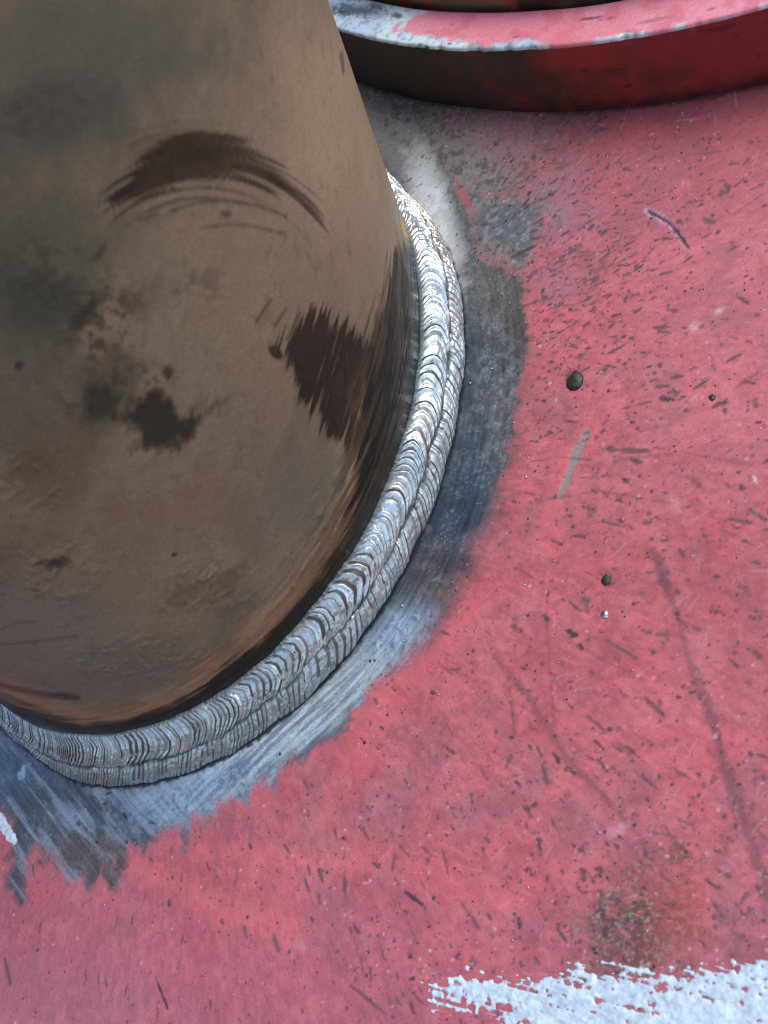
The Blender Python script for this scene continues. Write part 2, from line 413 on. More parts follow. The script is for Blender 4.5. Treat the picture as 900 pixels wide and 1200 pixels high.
    # the ones that can be recognised
    for p, q, w, k in (((706, 418), (738, 402), 6, .7), ((700, 527), (768, 529), 7, .75), ((645, 535), (700, 540), 3, .5), ((736, 536), (756, 545), 8, .8),
                       ((770, 466), (790, 470), 8, .85), ((786, 455), (796, 464), 9, .7), ((762, 385), (790, 383), 5, .7), ((780, 362), (795, 366), 6, .7), ((742, 368), (754, 360), 5, .7),
                       ((795, 640), (803, 655), 7, .6), ((596, 304), (632, 286), 7, .8), ((783, 444), (806, 440), 5, .7),
                       ((660, 735), (678, 748), 9, .85), ((678, 752), (684, 764), 8, .8), ((705, 748), (754, 776), 6, .6), ((752, 815), (782, 843), 8, .55), ((638, 722), (644, 728), 8, .8),
                       ((713, 851), (716, 858), 8, .8), ((647, 880), (657, 896), 6, .85), ((705, 575), (715, 583), 7, .5), ((669, 628), (688, 630), 6, .7), ((700, 610), (740, 620), 4, .6),
                       ((690, 725), (684, 690), 9, .4), ((597, 795), (604, 870), 5, .4), ((634, 890), (642, 925), 8, .6), ((590, 905), (602, 880), 8, .5), ((470, 1042), (500, 1064), 5, .9),
                       ((404, 1018), (404, 1056), 7, .7), ((535, 1050), (568, 1098), 6, .5), ((180, 1140), (200, 1190), 5, .9), ((258, 1075), (262, 1085), 7, .8), ((196, 1052), (200, 1064), 6, .8),
                       ((405, 1150), (460, 1195), 5, .6), ((320, 1090), (328, 1120), 10, .5), ((5, 1120), (14, 1160), 7, .7), ((286, 1082), (290, 1103), 8, .6), ((122, 1140), (126, 1160), 5, .5),
                       ((710, 865), (735, 880), 3, .4), ((820, 255), (840, 262), 8, .6), ((845, 228), (858, 222), 7, .5), ((722, 308), (708, 315), 6, .5), ((808, 560), (822, 572), 10, .45),
                       ((876, 595), (900, 612), 7, .6), ((850, 608), (885, 614), 5, .6), ((866, 567), (872, 575), 8, .8), ((882, 760), (892, 772), 9, .7), ((740, 710), (752, 705), 4, .5),
                       ((780, 735), (784, 755), 6, .4), ((790, 690), (798, 698), 8, .7), ((712, 670), (714, 682), 9, .7), ((705, 500), (712, 490), 5, .5), ((832, 412), (838, 440), 4, .4)):
        pstroke(dark, p, q, w, k)
    soft_ = sst(1.3, .4, ell(PX, PY, 674, 445, 11, 13)) .astype(np.float32) * .8
    soft_ = np.maximum(soft_, sst(1.4, .3, ell(PX, PY, 711, 676, 8, 10)) * .6)
    d, t = pline(PX, PY, [(766, 645), (778, 680), (795, 725), (806, 770), (818, 800), (834, 840), (845, 880), (860, 930), (880, 985), (900, 1050)])
    w = np.interp(t, [0, .08, .2, .35, .42, .5, .62, .75, .9, 1], [5, 9, 4, 4, 8, 9, 7, 9, 10, 12])
    soft_ = np.maximum(soft_, sst(1.3, .3, d / w + (n_hi - .5) * 1.0) * np.interp(t, [0, .1, .2, .3, .42, .55, 1], [.55, .85, .45, .35, .6, .7, .62]))
    d, t = pline(PX, PY, [(580, 770), (615, 810), (640, 850), (665, 890), (700, 925), (745, 975), (790, 1040)])
    soft_ = np.maximum(soft_, sst(1.4, .2, d / np.interp(t, [0, .4, .6, 1], [3, 6, 5, 3]) + (n_hi - .5) * 1.2) * np.interp(t, [0, .4, .7, 1], [.45, .6, .55, .25]))
    for pts, w_, a_ in (([(640, 720), (646, 800), (652, 880)], 2.5, .35), ([(660, 745), (700, 770), (760, 800)], 2, .25), ([(720, 540), (800, 530), (880, 545)], 2.2, .3), ([(620, 590), (700, 575), (790, 590)], 2, .4),
                        ([(620, 1000), (660, 1060), (700, 1090)], 2.5, .25), ([(880, 940), (890, 1010), (898, 1080)], 5, .35)):
        d, t = pline(PX, PY, pts)
        soft_ = np.maximum(soft_, sst(1.4, .2, d / w_ + (n_hi - .5) * 1.2) * a_)
    # rusty abraded patch lower right
    ru = sst(1.35, .1, ell(PX, PY, 752, 1078, 104, 72, -15) + (n_md - .5) * 1.3 + (n_hi - .5) * .9)
    ru = np.maximum(ru, sst(1.1, .4, ell(PX, PY, 795, 1000, 20, 16, 0) + (n_hi - .5) * 1.4) * .9)
    c = mix(c, lin((112, 74, 68)), ru * .6); c = mix(c, lin((70, 66, 58)), ru * sst(.46, .56, n_hi) * .9); c = mix(c, lin((150, 146, 130)), ru * sst(.66, .74, fbm(mx / .6, my / .6, 49, 2)) * .8); c = mix(c, lin((186, 78, 62)), sst(1.2, .3, ell(PX, PY, 800, 1060, 50, 70, 20) + (n_md - .5)) * .35)
    rough += ru * .2; Z += ru * (n_hi - .6) * 2.5e-4
    # scraped chip showing steel
    d, t = pline(PX, PY, [(690, 505), (672, 540), (656, 582)])
    ch = sst(1.2, .5, d / np.interp(t, [0, .4, 1], [4, 8, 3]) + (n_hi - .5) * 1.1)
    c = mix(c, lin((150, 140, 140)), ch * .85); Z -= ch * 1e-4
    # gouge with a bluish lip, upper right
    d, t = pline(PX, PY, [(760, 248), (775, 256), (785, 262), (795, 274), (806, 290)])
    c = mix(c, lin((196, 160, 190)), sst(7, 2, d + (n_hi - .5) * 6) * .75 * (1 - t * .7)); go = sst(2.6, .8, d + (n_hi - .5) * 2.4)
    c = mix(c, lin((46, 42, 66)), go * .9); Z -= go * 3e-4
    # knocks
    for (x, y, rx, ry, a_, col) in ((842, 365, 8, 5, .7, (232, 190, 196)), (815, 384, 9, 6, .6, (225, 170, 176)), (790, 590, 7, 14, .6, (214, 150, 150)), (725, 972, 14, 9, .5, (214, 160, 176)), (848, 1012, 9, 5, .5, (140, 100, 150)),
                                    (352, 1108, 8, 10, .4, (214, 150, 160)), (655, 18, 5, 5, .4, (220, 180, 185)), (500, 620, 6, 6, .2, (200, 200, 200)), (885, 562, 2, 9, .8, (220, 200, 205)), (820, 760, 40, 22, .2, (220, 150, 160))):
        c = mix(c, lin(col), sst(1.2, .3, ell(PX, PY, x, y, rx, ry, -25) + (n_hi - .5) * 1.5) * a_)
    onp = 1 - bare * (.75 - .45 * sst(340, 250, PY))
    c = mix(c, lin((92, 66, 70)), np.clip(soft_ * 1.1, 0, 1) * onp * (.75 + .5 * (n_hi - .5)))
    c = mix(c, lin((96, 74, 77)), sst(.03, .6, dark) * onp * .8); c = mix(c, lin((42, 34, 35)), sst(.55, 1.0, dark) * onp * .85)
    c = mix(c, lin((226, 176, 182)), np.clip(lite, 0, 1) * (1 - bare) * .8)
    Z -= dark * (1 - bare) * 5e-5
    # dark flecks and small nicks on the bare zone below the weld
    for p, q, w in (((122, 932), (132, 928), 3), ((120, 940), (126, 944), 4), ((90, 963), (93, 968), 3), ((143, 952), (149, 960), 4), ((176, 962), (182, 966), 3), ((112, 985), (114, 988), 3), ((147, 985), (150, 988), 3)):
        b0 = np.zeros_like(dark); pstroke(b0, p, q, w, .9); c = mix(c, lin((25, 28, 34)), b0)
    c = mix(c, lin((190, 220, 235)), sst(1.2, .4, ell(PX, PY, 26, 905, 5, 8, 20) + (n_hi - .5) * 1.6) * .8)
    P[..., 2] = Z
    c = np.clip(c / EP, .004, .85)
    mk = np.stack([metal, np.clip(rough, .15, .9), bump], -1)
    # underside and rim of the plate
    rim = []
    for line in (P[:, 0], P[::-1, -1], P[0, ::-1], P[-1, :]):
        lo = line.copy(); lo[:, 2] = -.012
        rim.append((np.stack([line, lo], 1), False, False, None))
    me = grid_mesh('steel_plate', P, extra=rim, flip=False)
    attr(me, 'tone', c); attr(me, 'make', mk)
    o = link('steel_plate', me, M_PLATE)
    return tag(o, 'scuffed red painted steel plate with ground bare metal around the weld', 'steel plate')
plate = build_plate()

# raised silver paint strokes on the plate
def paint_patch(poly, base, hgt, seed, col, nz=1.0):
    xy = np.array([px2plate(*p)[:2] for p in poly]); lo = xy.min(0) - .004; hi = xy.max(0) + .004
    st = .00022
    xs = np.arange(lo[0], hi[0], st); ys = np.arange(lo[1], hi[1], st)
    X, Y = np.meshgrid(xs, ys, indexing='ij'); P = np.stack([X, Y, np.zeros_like(X)], -1)
    PX, PY = proj(P); mx, my = X * 1000, Y * 1000
    sd = sdf(PX, PY, poly)
    n1 = fbm(mx / 1.1, my / 1.1, seed, 2); n2 = fbm(mx / 4.5, my / 4.5, seed + 7, 3); nx = fbm(mx / 12, my / .75, seed + 3, 3)
    val = -sd / (16.0 * nz) + ((n1 - .5) * 1.5 + (n2 - .5) * .9 + (nx - .5) * 1.9 - (sst(640, 500, PX) * .45 if nz == 1 else 0)) * nz
    hole = fbm(mx / .8, my / .8, seed + 11, 3); dry = fbm(mx / 5, my / 1.6, seed + 13, 3)
    val = np.minimum(val, .75 + (hole - .5) * 2.3 * nz + (dry - .5) * 2.2 * nz + (nx - .5) * 1.6 * nz)
    h = np.clip(val, 0, 1)
    P[..., 2] = base + 0.00005 + hgt * np.sqrt(h) * (.35 + 1.1 * n1) - .00025 * (val < .02)
    k = (val[:-1, :-1] > 0) | (val[1:, 1:] > 0) | (val[1:, :-1] > 0) | (val[:-1, 1:] > 0)
    me = grid_mesh('paint_stroke', P, keep=k)
    c = np.empty(X.shape + (3,)); c[:] = lin(col); c *= (.74 + .5 * n1)[..., None]
    c = mix(c, lin((170, 160, 190)), sst(.5, .7, hole) * .4)
    c = mix(c, lin((150, 140, 160)), sst(.3, .0, val) * .5)
    attr(me, 'tone', np.clip(c / EP, 0, .85)); attr(me, 'make', np.stack([np.zeros(X.shape), np.full(X.shape, .38), np.full(X.shape, .8)], -1))
    o = link('paint_stroke', me, M_SILVER, plate)
    return o
o = paint_patch([(494, 1143), (560, 1142), (620, 1152), (680, 1140), (730, 1136), (780, 1142), (820, 1138), (850, 1136), (880, 1128), (905, 1116), (960, 1118), (960, 1290), (600, 1290), (585, 1205), (592, 1184), (500, 1184)], .0001, .00020, 50, (206, 228, 242))
o['label'] = 'broad silver-white paint stroke'
o = paint_patch([(-14, 925), (-2, 948), (12, 966), (20, 984), (17, 992), (8, 984), (-6, 966), (-30, 950)], .0001, .0003, 60, (225, 238, 245), .3)
o['label'] = 'short white paint dash'

# ------------------------------------------------------------------ the inclined pipe
def build_pipe():
    zs, _, _ = graded(0.002, 0.148, 0.00034, -0.004, 0.262, 1.2)
    t0, t1 = math.radians(-118), math.radians(64)
    core = np.arange(t0, t1, .00034 / R_P)
    rest = np.linspace(t1, t0 + 2 * math.pi, 120)[:-1]
    th = np.concatenate([core, rest])
    TH, ZZ = np.meshgrid(th, zs, indexing='ij')
    P = cyl(R_P, TH, ZZ)
    q = (P - CC) @ CR; ok = q[..., 2] < -.03
    PX, PY = proj(P); PX = np.where(ok, np.clip(PX, -900, 1800), -900); PY = np.where(ok, np.clip(PY, -900, 2100), -900)
    a_mm = TH * R_P * 1000; z_mm = ZZ * 1000 * 1.07
    n_lo = fbm(a_mm / 26, z_mm / 26, 101, 4); n_md = fbm(a_mm / 6, z_mm / 6, 105, 4); n_hi = fbm(a_mm / 1.2, z_mm / 1.2, 109, 3)
    c = np.empty(P.shape); c[:] = lin((117, 100, 87))
    c = mix(c, lin((124, 108, 94)), sst(.45, .7, n_lo) * .7)
    c = mix(c, lin((92, 84, 76)), sst(.5, .3, n_lo) * .7)
    c *= (1 + (n_md - .5) * .18 + (n_hi - .5) * .22)[..., None]
    bump = np.full(TH.shape, .9)
    def blob(x, y, rx, ry, ang, col, a, nz=.8, hz=.0, e0=1.3, e1=.2):
        nonlocal c
        m = sst(e0, e1, ell(PX, PY, x, y, rx, ry, ang) + (n_md - .5) * nz + (n_lo - .5) * nz * .7 + (n_hi - .5) * hz) * a
        c = mix(c, lin(col), m); return m
    # cool grey smudging, upper left
    blob(60, 60, 220, 120, 0, (84, 83, 77), .85, .9)
    blob(70, 130, 110, 45, -10, (72, 72, 67), .6, .9)
    blob(60, 310, 100, 95, 0, (80, 81, 72), .75, 1.0)
    blob(60, 360, 55, 35, 20, (62, 63, 56), .7, 1.0)
    blob(215, 75, 60, 30, 0, (80, 80, 76), .5)
    blob(170, 350, 60, 30, -30, (78, 74, 66), .5)
    blob(135, 440, 34, 70, 12, (74, 70, 62), .8, 1.0)
    blob(105, 365, 46, 12, -45, (52, 47, 42), .8, .9, .7)
    blob(118, 295, 14, 5, -60, (58, 52, 46), .7)
    blob(120, 470, 24, 22, 0, (54, 52, 45), .85, 1.1, .7)
    blob(405, 170, 90, 210, -12, (158, 132, 116), .8, .5)  # warm sheen along the right side, painted into the colour
    blob(300, 330, 130, 80, 0, (126, 108, 92), .5, .6)
    blob(410, 300, 60, 110, 0, (118, 100, 86), .4)
    blob(340, 590, 90, 70, -40, (92, 90, 86), .6)
    blob(200, 600, 120, 60, 0, (112, 90, 76), .5)
    blob(60, 560, 70, 50, 0, (98, 84, 68), .6, 1.0)
    blob(110, 780, 140, 40, 0, (88, 82, 76), .5)
    br_ = fbm(PX / 9, PY / 7, 113, 4)
    for (x, y, rx, ry, an, a_) in ((120, 380, 46, 70, 20, .75), (60, 320, 70, 50, 0, .5), (150, 460, 60, 34, -20, .7), (95, 470, 40, 24, 0, .5), (230, 330, 40, 40, 0, .35), (55, 130, 80, 40, -10, .4)):
        c = mix(c, lin((56, 52, 46)), sst(1.25, .3, ell(PX, PY, x, y, rx, ry, an)) * sst(.48, .62, br_) * a_)
    blob(50, 745, 130, 80, 0, (118, 112, 102), .65, .6)
    # charcoal smudge with a torn outline
    sd = sdf(PX, PY, [(140, 488), (160, 470), (182, 458), (200, 478), (216, 488), (240, 472), (268, 462), (258, 486), (232, 506), (206, 520), (176, 530), (152, 530), (158, 510)])
    c = mix(c, lin((36, 37, 33)), sst(10, -10, sd + (n_md - .5) * 34 + (n_hi - .5) * 14) * .9)
    c = mix(c, lin((46, 44, 38)), sst(1.3, .4, ell(PX, PY, 197, 438, 6, 9) + (n_hi - .5)) * .85)
    c = mix(c, lin((46, 40, 36)), sst(1.3, .4, ell(PX, PY, 22, 428, 6, 6) + (n_hi - .5)) * .8)
    c = mix(c, lin((40, 36, 32)), sst(1.3, .4, ell(PX, PY, 204, 650, 4, 3) + (n_hi - .5)) * .85)
    c = mix(c, lin((16, 14, 12)), sst(1.3, .5, ell(PX, PY, 342, 690, 3.4, 3)) * .95)
    c = mix(c, lin((52, 46, 40)), sst(1.3, .3, ell(PX, PY, 68, 660, 26, 8, 0) + (n_md - .5) * 1.2 + (n_hi - .5)) * .8)
    c = mix(c, lin((58, 50, 44)), sst(1.3, .3, ell(PX, PY, 235, 690, 50, 22, -20) + (n_md - .5) * 1.4 + (n_hi - .5) * .8) * .35)
    # dark brown arc swept on with a brush
    rr = np.hypot(PX - 238, (PY - 372)); ff = np.degrees(np.arctan2(PY - 372, PX - 238))      # -90 is up
    bn = fbm(rr / 4.2 + 300, ff / 40 + 10, 131, 2); bn2 = fbm(rr / 9 + 300, ff / 26 + 10, 137, 3); bn3 = fbm(rr / 4.0 + 90, ff / 60 + 10, 139, 2)
    sd = sdf(PX, PY, [(118, 232), (150, 203), (186, 166), (206, 152), (236, 146), (272, 158), (318, 180), (352, 205), (378, 236), (390, 266), (372, 258), (346, 234), (310, 218), (262, 212), (212, 220), (170, 236), (128, 246)])
    env = sst(12, -16, sd)
    arc = sst(.36, .66, env * .80 + (bn - .5) * 1.9 + (bn2 - .5) * .5) * sst(16, 2, sd) * (.80 + .3 * n_md).clip(0, 1)
    arc = np.maximum(arc, sst(1.3, .35, ell(PX, PY, 222, 182, 62, 26, 2) + (bn - .5) * 1.5 + (bn2 - .5) * .5) * .97)
    low = sst(34, 4, sd) * sst(-142, -128, ff) * sst(-26, -40, ff) * (rr < 185)
    arc = np.maximum(arc, low * sst(.56, .66, bn3) * .8)
    c = mix(c, lin((22, 20, 18)), arc * .9)
    for pts, w, a in (([(235, 268), (262, 263), (292, 264), (333, 274)], 1.8, .55), ([(165, 258), (185, 250)], 3, .5), ([(200, 247), (232, 237), (262, 235), (300, 240), (335, 254)], 2.2, .6)):
        d, t = pline(PX, PY, pts); c = mix(c, lin((50, 38, 34)), sst(1.4, .4, d / w + (n_hi - .5)) * a)
    c = mix(c, lin((50, 36, 34)), sst(1.3, .3, ell(PX, PY, 264, 250, 8, 5) + (n_hi - .5) * .8) * .7)
    # second brushed patch, steep strokes
    v_ = (PX - 385) * .955 + (PY - 440) * .296
    sn = fbm(v_ / 2.6, (PY - PX * .3) / 60, 151, 2); sn3 = fbm(v_ / 6, (PY - PX * .3) / 60, 153, 2)
    sd = sdf(PX, PY, [(330, 408), (346, 384), (366, 362), (392, 372), (420, 398), (446, 420), (448, 480), (420, 514), (404, 520), (384, 500), (356, 456)])
    hat = sst(.30, .76, sst(24, -14, sd) * 1.0 + (sn - .5) * 1.25 + (sn3 - .5) * .6) * sst(26, 4, sd)
    c = mix(c, lin((21, 21, 19)), hat * .9)
    d = ell(PX, PY, 323, 413, 10, 6, 45)
    c = mix(c, lin((44, 26, 24)), sst(1.3, .8, d) * .9); c = mix(c, lin((70, 48, 42)), sst(.6, .2, d) * .7)
    for p, q in (((318, 350), (300, 376)), ((335, 362), (322, 382)), ((352, 366), (336, 398))):
        d, t = pline(PX, PY, [p, q]); c = mix(c, lin((60, 50, 44)), sst(1.4, .3, d / 2.2 + (n_hi - .5)) * .6)
    for p, q in (((400, 62), (402, 84)),):
        d, t = pline(PX, PY, [p, q]); c = mix(c, lin((52, 44, 40)), sst(1.4, .3, d / 2.4 + (n_hi - .5)) * .7)
    # scale pits
    pit = sst(.66, .74, fbm(a_mm / 1.9, z_mm / 2.6, 161, 2)) * sst(.45, .6, n_md)
    c = mix(c, lin((74, 64, 56)), pit * .22)
    # --- heat and soot beside the weld: mm above the pipe-side toe
    hw = (ZZ - H_W) * 1000; deg = np.degrees(TH)
    along = fbm(a_mm / 16, hw / 1.1, 171, 4)          # streaks that follow the weld
    outer = [(-60, 790), (0, 822), (60, 843), (100, 851), (150, 848), (200, 830), (245, 800), (300, 758), (345, 712), (376, 672), (402, 630), (418, 590), (427, 540), (433, 500),
             (438, 465), (444, 430), (450, 400), (457, 360), (460, 330), (464, 303), (470, 296), (480, 284), (640, 284), (640, 900), (-60, 960)]
    sk = sdf(PX, PY, outer)
    al2 = fbm(a_mm / 10 + 7, hw / 1.15, 173, 4)
    wob = np.interp(deg, [-100, -85, -70, -40, -10, 20], [8, 10, 16, 12, 34, 14])
    so = sk - 4 + (al2 - .5) * wob + (along - .5) * wob * .5 + (n_md - .5) * 6
    oran = sst(-14, 2, so) * sst(36, 0, sk + (n_md - .5) * 30 + (n_lo - .5) * 20) * np.interp(deg, [-120, -95, -80, -60, -40, -25, -12, 0], [.3, .95, .85, .75, .9, .75, .25, 0])
    c = mix(c, lin((178, 122, 90)), oran * .7)
    soot = sst(5, -5, so)
    side = np.interp(deg, [-45, -25, 0], [0, .55, 1])            # the upper right stretch is brushed thinner
    fr = np.interp(deg, [-70, -45, -15, -2, 6, 12], [.15, .45, 1, 1, .3, 0])
    soot2 = sst(330, 380, PY) * sst(.50, .66, al2 + .24 * sst(46, 0, sk)) * sst(56, 8, sk) * fr
    c = mix(c, lin((46, 38, 32)), soot2 * .8)
    c = mix(c, mix(np.broadcast_to(lin((20, 18, 17)), c.shape), lin((62, 50, 40)), sst(.42, .6, al2) * side * .8), soot * .95)
    blue = sst(3.2, .6, hw * np.interp(deg, [-20, 10, 30], [1.2, .35, .3]) + (along - .5) * 4) * np.interp(deg, [-150, -100, -50, -20, 10, 40], [.7, .55, .3, .7, .95, .9]) * sst(268, 306, PY)
    c = mix(c, lin((46, 56, 68)), blue * .8)
    c = mix(c, lin((196, 150, 96)), sst(1.3, .5, ell(PX, PY, 474, 268, 3.5, 12, -18) + (n_hi - .5)) * .8)
    for pts, w, a in (([(0, 803), (40, 812), (90, 818)], 4, .7), ([(0, 812), (30, 824), (60, 836)], 3, .5), ([(0, 755), (40, 752), (90, 745)], 2, .35), ([(0, 738), (20, 730), (40, 728)], 2, .3)):
        d, t = pline(PX, PY, pts); c = mix(c, lin((42, 38, 36)), sst(1.5, .2, d / w + (along - .5) * 1.4) * a)
    # relief: thick scale, flaky places, brush grooves in the hot zone
    rel = (n_lo - .5) * 1.8e-4 + (n_md - .5) * 1.3e-4 + (n_hi - .5) * 4e-5
    fl = np.zeros(TH.shape)
    for (x, y, rx, ry) in ((250, 690, 80, 40), (60, 670, 80, 50), (160, 770, 120, 40), (390, 610, 40, 60), (30, 560, 60, 50)):
        fl = np.maximum(fl, sst(1.2, .2, ell(PX, PY, x, y, rx, ry)))
    rel += fl * sst(.5, .66, fbm(a_mm / 2.2, z_mm / 1.6, 181, 3)) * 2.0e-4
    rel += (along - .5) * 2.0e-4 * sst(22, 8, hw)
    rel += oran * (fbm(a_mm / 4, hw / .7, 191, 2) - .5) * 2.4e-4
    nrm = np.cos(TH)[..., None] * A_ + np.sin(TH)[..., None] * B_
    P = P + nrm * rel[..., None]
    rough = np.clip(.46 + (n_md - .5) * .3 - soot * .05 - blue * .08, .2, .9)
    mk = np.stack([np.clip(blue * .5 + .05, 0, 1), rough, bump], -1)
    ring = np.linspace(0, 2 * math.pi, 97)[:-1]
    zt = zs[-1]
    cap = np.stack([cyl(R_P, th, np.full(len(th), zt)), cyl(R_P - .008, th, np.full(len(th), zt)), cyl(R_P - .008, th, np.full(len(th), .0))], 1)
    me = grid_mesh('inclined_pipe', P, close_u=True, extra=[(cap, True, False, None)])
    attr(me, 'tone', np.clip(c * np.array([.80, .95, .82]) / EPIPE, .004, .85)); attr(me, 'make', mk)
    o = link('inclined_pipe', me, M_PIPE)
    return tag(o, 'brown bare steel pipe with dark brushed smears, welded at a slant to the plate', 'pipe')
pipe = build_pipe()

# ------------------------------------------------------------------ weld: two rippled beads
weld = tag(link('weld_seam', None, None), 'bright rippled double weld bead curving around the foot of the brown pipe', 'weld')
def build_bead(kind):
    inner = kind == 0
    rng = np.random.default_rng(20 + kind)
    t0, t1 = math.radians(-120), math.radians(66)
    th = np.concatenate([np.arange(t0, t1, .00016 / R_P), np.linspace(t1, t0 + 2 * math.pi, 160)[:-1]])
    ns = 52 if inner else 44
    s = np.linspace(0, 1, ns)
    TH, S = np.meshgrid(th, s, indexing='ij')
    arc = TH * (R_P + .004) * 1000
    deg = np.degrees(TH)
    # ripple fronts along the travel direction
    e = [-350.0]
    while e[-1] < 350:
        d = math.degrees(e[-1] / 88.0)
        w = np.exp(.22 * math.sin(e[-1] * .35) + .18 * math.sin(e[-1] * .11 + 2)) * .78 * np.interp(d, [-140, -110, -85, -60, -30, 0, 25, 45], [1.3, 1.2, 1.4, 2.2, 2.7, 2.4, 2.1, 2.6]) * (1.0 if inner else .9)
        e.append(e[-1] + w * rng.uniform(.72, 1.28))
    e = np.array(e); amp = rng.uniform(.25, 1.35, len(e)); lagv = rng.normal(0, .18, len(e)); brk = rng.random(len(e))
    if inner:   lag = 3.6 * np.clip(np.abs(S - .36) / .64, 0, 1) ** 2.1 * np.where(S > .36, 1.35, 2.2)
    else:       lag = 3.4 * np.clip(np.abs(S - .12) / .88, 0, 1) ** 1.5
    n1 = fbm(arc / 3.0, S * 5, 201 + kind, 3); n2 = fbm(arc / .7, S * 14, 211 + kind, 3); n3 = fbm(arc / 9.0, S * 1.5, 221 + kind, 3)
    ap = arc + lag + (n1 - .5) * .55 + (n3 - .5) * 2.0
    k = np.clip(np.searchsorted(e, ap) - 1, 0, len(e) - 2)
    f = (ap - e[k]) / (e[k + 1] - e[k])
    saw = np.where(f < .60, np.sin(f / .60 * math.pi / 2) ** .8, np.cos((f - .60) / .40 * math.pi / 2) ** 1.3)
    f2 = (f * 2.3) % 1.0
    rip = (saw * amp[k] + .22 * np.sin(f2 * 2 * math.pi) * (brk[k] > .5))
    prof = np.sqrt(np.clip(1 - (2 * S - 1) ** 2, 0, 1))
    fade = np.clip(prof * 2.2, 0, 1)
    rough_start = sst(22, 40, deg)
    h_rip = (.40 if inner else .31) * rip * fade * (1 + rough_start * 1.2) * (.45 + 1.1 * n3)
    # cross-section (radial offset, height), mm
    hw = H_W * 1000 + (fbm(TH * 14, TH * 0, 231, 3) - .5) * 1.3; lw = L_W * 1000 + (fbm(TH * 13 + 40, TH * 0, 233, 3) - .5) * 1.4
    hw = hw + (.10 * saw * amp[k] if inner else 0)
    sp = .57 + (fbm(TH * 12 + 9, TH * 0, 235, 3) - .5) * .12
    tp_ = np.interp(deg, [-130, -108, -93, 22, 40, 60, 75, 100], [.6, .66, 1, 1, .62, .5, .5, .6]); hw = hw * tp_; lw = lw * tp_
    nr, nz = .80, .60
    rst = np.zeros_like(S)
    for dg, ln_, hh in (((-57, 8, .9), (-29, 7, .5), (-3, 9, .6), (13, 6, .8), (-84, 7, .4)) if inner else ((-66, 7, .6), (-40, 6, .5), (-12, 8, .5), (6, 5, .5))):
        q_ = (ap - math.radians(dg) * (R_P + .004) * 1000)
        rst += hh * np.where((q_ < 0) & (q_ > -ln_), 1 + q_ / ln_, 0) * sst(1.2, .0, q_) * (n3 + .3)
    if inner:
        u = S * (sp + .05); base = 1.75 * tp_
    else:
        u = sp - .05 + S * (1.0 - sp + .05); base = 1.25 * tp_
    off = base * prof + .55 * np.sin(np.pi * u) + h_rip + rst * fade * .6 + (n1 - .5) * .28 * fade + (n2 - .5) * .16 * fade
    off = off - .35 * (1 - prof) ** 2
    ro = u * lw + off * nr; ze = (1 - u) * hw + off * nz
    if inner: ro = np.where(S < .02, -.4, ro)
    else: ze = np.where(S > .98, -.4, ze)
    P = cyl(R_P + ro / 1000, TH, ze / 1000)
    c = np.empty(P.shape); c[:] = (.64, .735, .77) if inner else (.52, .59, .615)
    c *= (1 + (n1 - .5) * .25 + (n2 - .5) * .3)[..., None]
    # brown oxide film and slag left on the bead, islands of it
    film = sst(.50, .68, fbm(arc / 2.2, S * 3.5, 241 + kind, 4)) * (.25 if inner else .55)
    c = mix(c, (.30, .28, .26), film)
    tan = sst(.62, .75, fbm(arc / 5, S * 2, 251 + kind, 3)) * (.35 if inner else .45) + (0 if inner else 1) * sst(14, 30, deg) * .5
    c = mix(c, (.42, .29, .18), np.clip(tan, 0, 1))
    # slag and painted shade between ripples and in the joint groove between passes
    slag_shade = np.maximum(sst(.54, .72, f), sst(.12, .0, f)) * sst(.30, .50, n1 + (.30 * np.exp(-((S - .28) / .34) ** 2) if inner else .10)) * (.97 if inner else .9) * np.clip(amp[k] * 1.3, .5, 1)
    c = mix(c, (.03, .032, .034), np.clip(slag_shade * fade, 0, 1))
    sub = sst(.62, .80, np.abs(np.sin(f * math.pi * 2.5 + 1))) * sst(.40, .60, n2) * .5
    slag_shade = np.maximum(slag_shade, sub * (brk[k] > .6))
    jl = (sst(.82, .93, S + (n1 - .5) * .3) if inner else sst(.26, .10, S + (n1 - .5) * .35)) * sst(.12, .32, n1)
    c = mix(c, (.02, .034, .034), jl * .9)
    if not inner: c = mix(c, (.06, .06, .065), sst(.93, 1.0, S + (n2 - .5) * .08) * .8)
    rough = .29 + film * .2 + slag_shade * .2 + jl * .25 + (n2 - .5) * .16 + (.0 if inner else .05)
    mk = np.stack([np.clip(.85 - jl * .7 - slag_shade * .6 - film * .15, 0, 1), np.clip(rough, .16, .9), np.full(S.shape, .7)], -1)
    me = grid_mesh('weld_bead', P, close_u=True, flip=True)
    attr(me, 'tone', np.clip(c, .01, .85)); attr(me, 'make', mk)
    o = link('weld_bead', me, M_WELD, weld)
    o['label'] = 'brighter upper weld bead against the pipe' if inner else 'duller lower weld bead on the plate'
build_bead(0); build_bead(1)

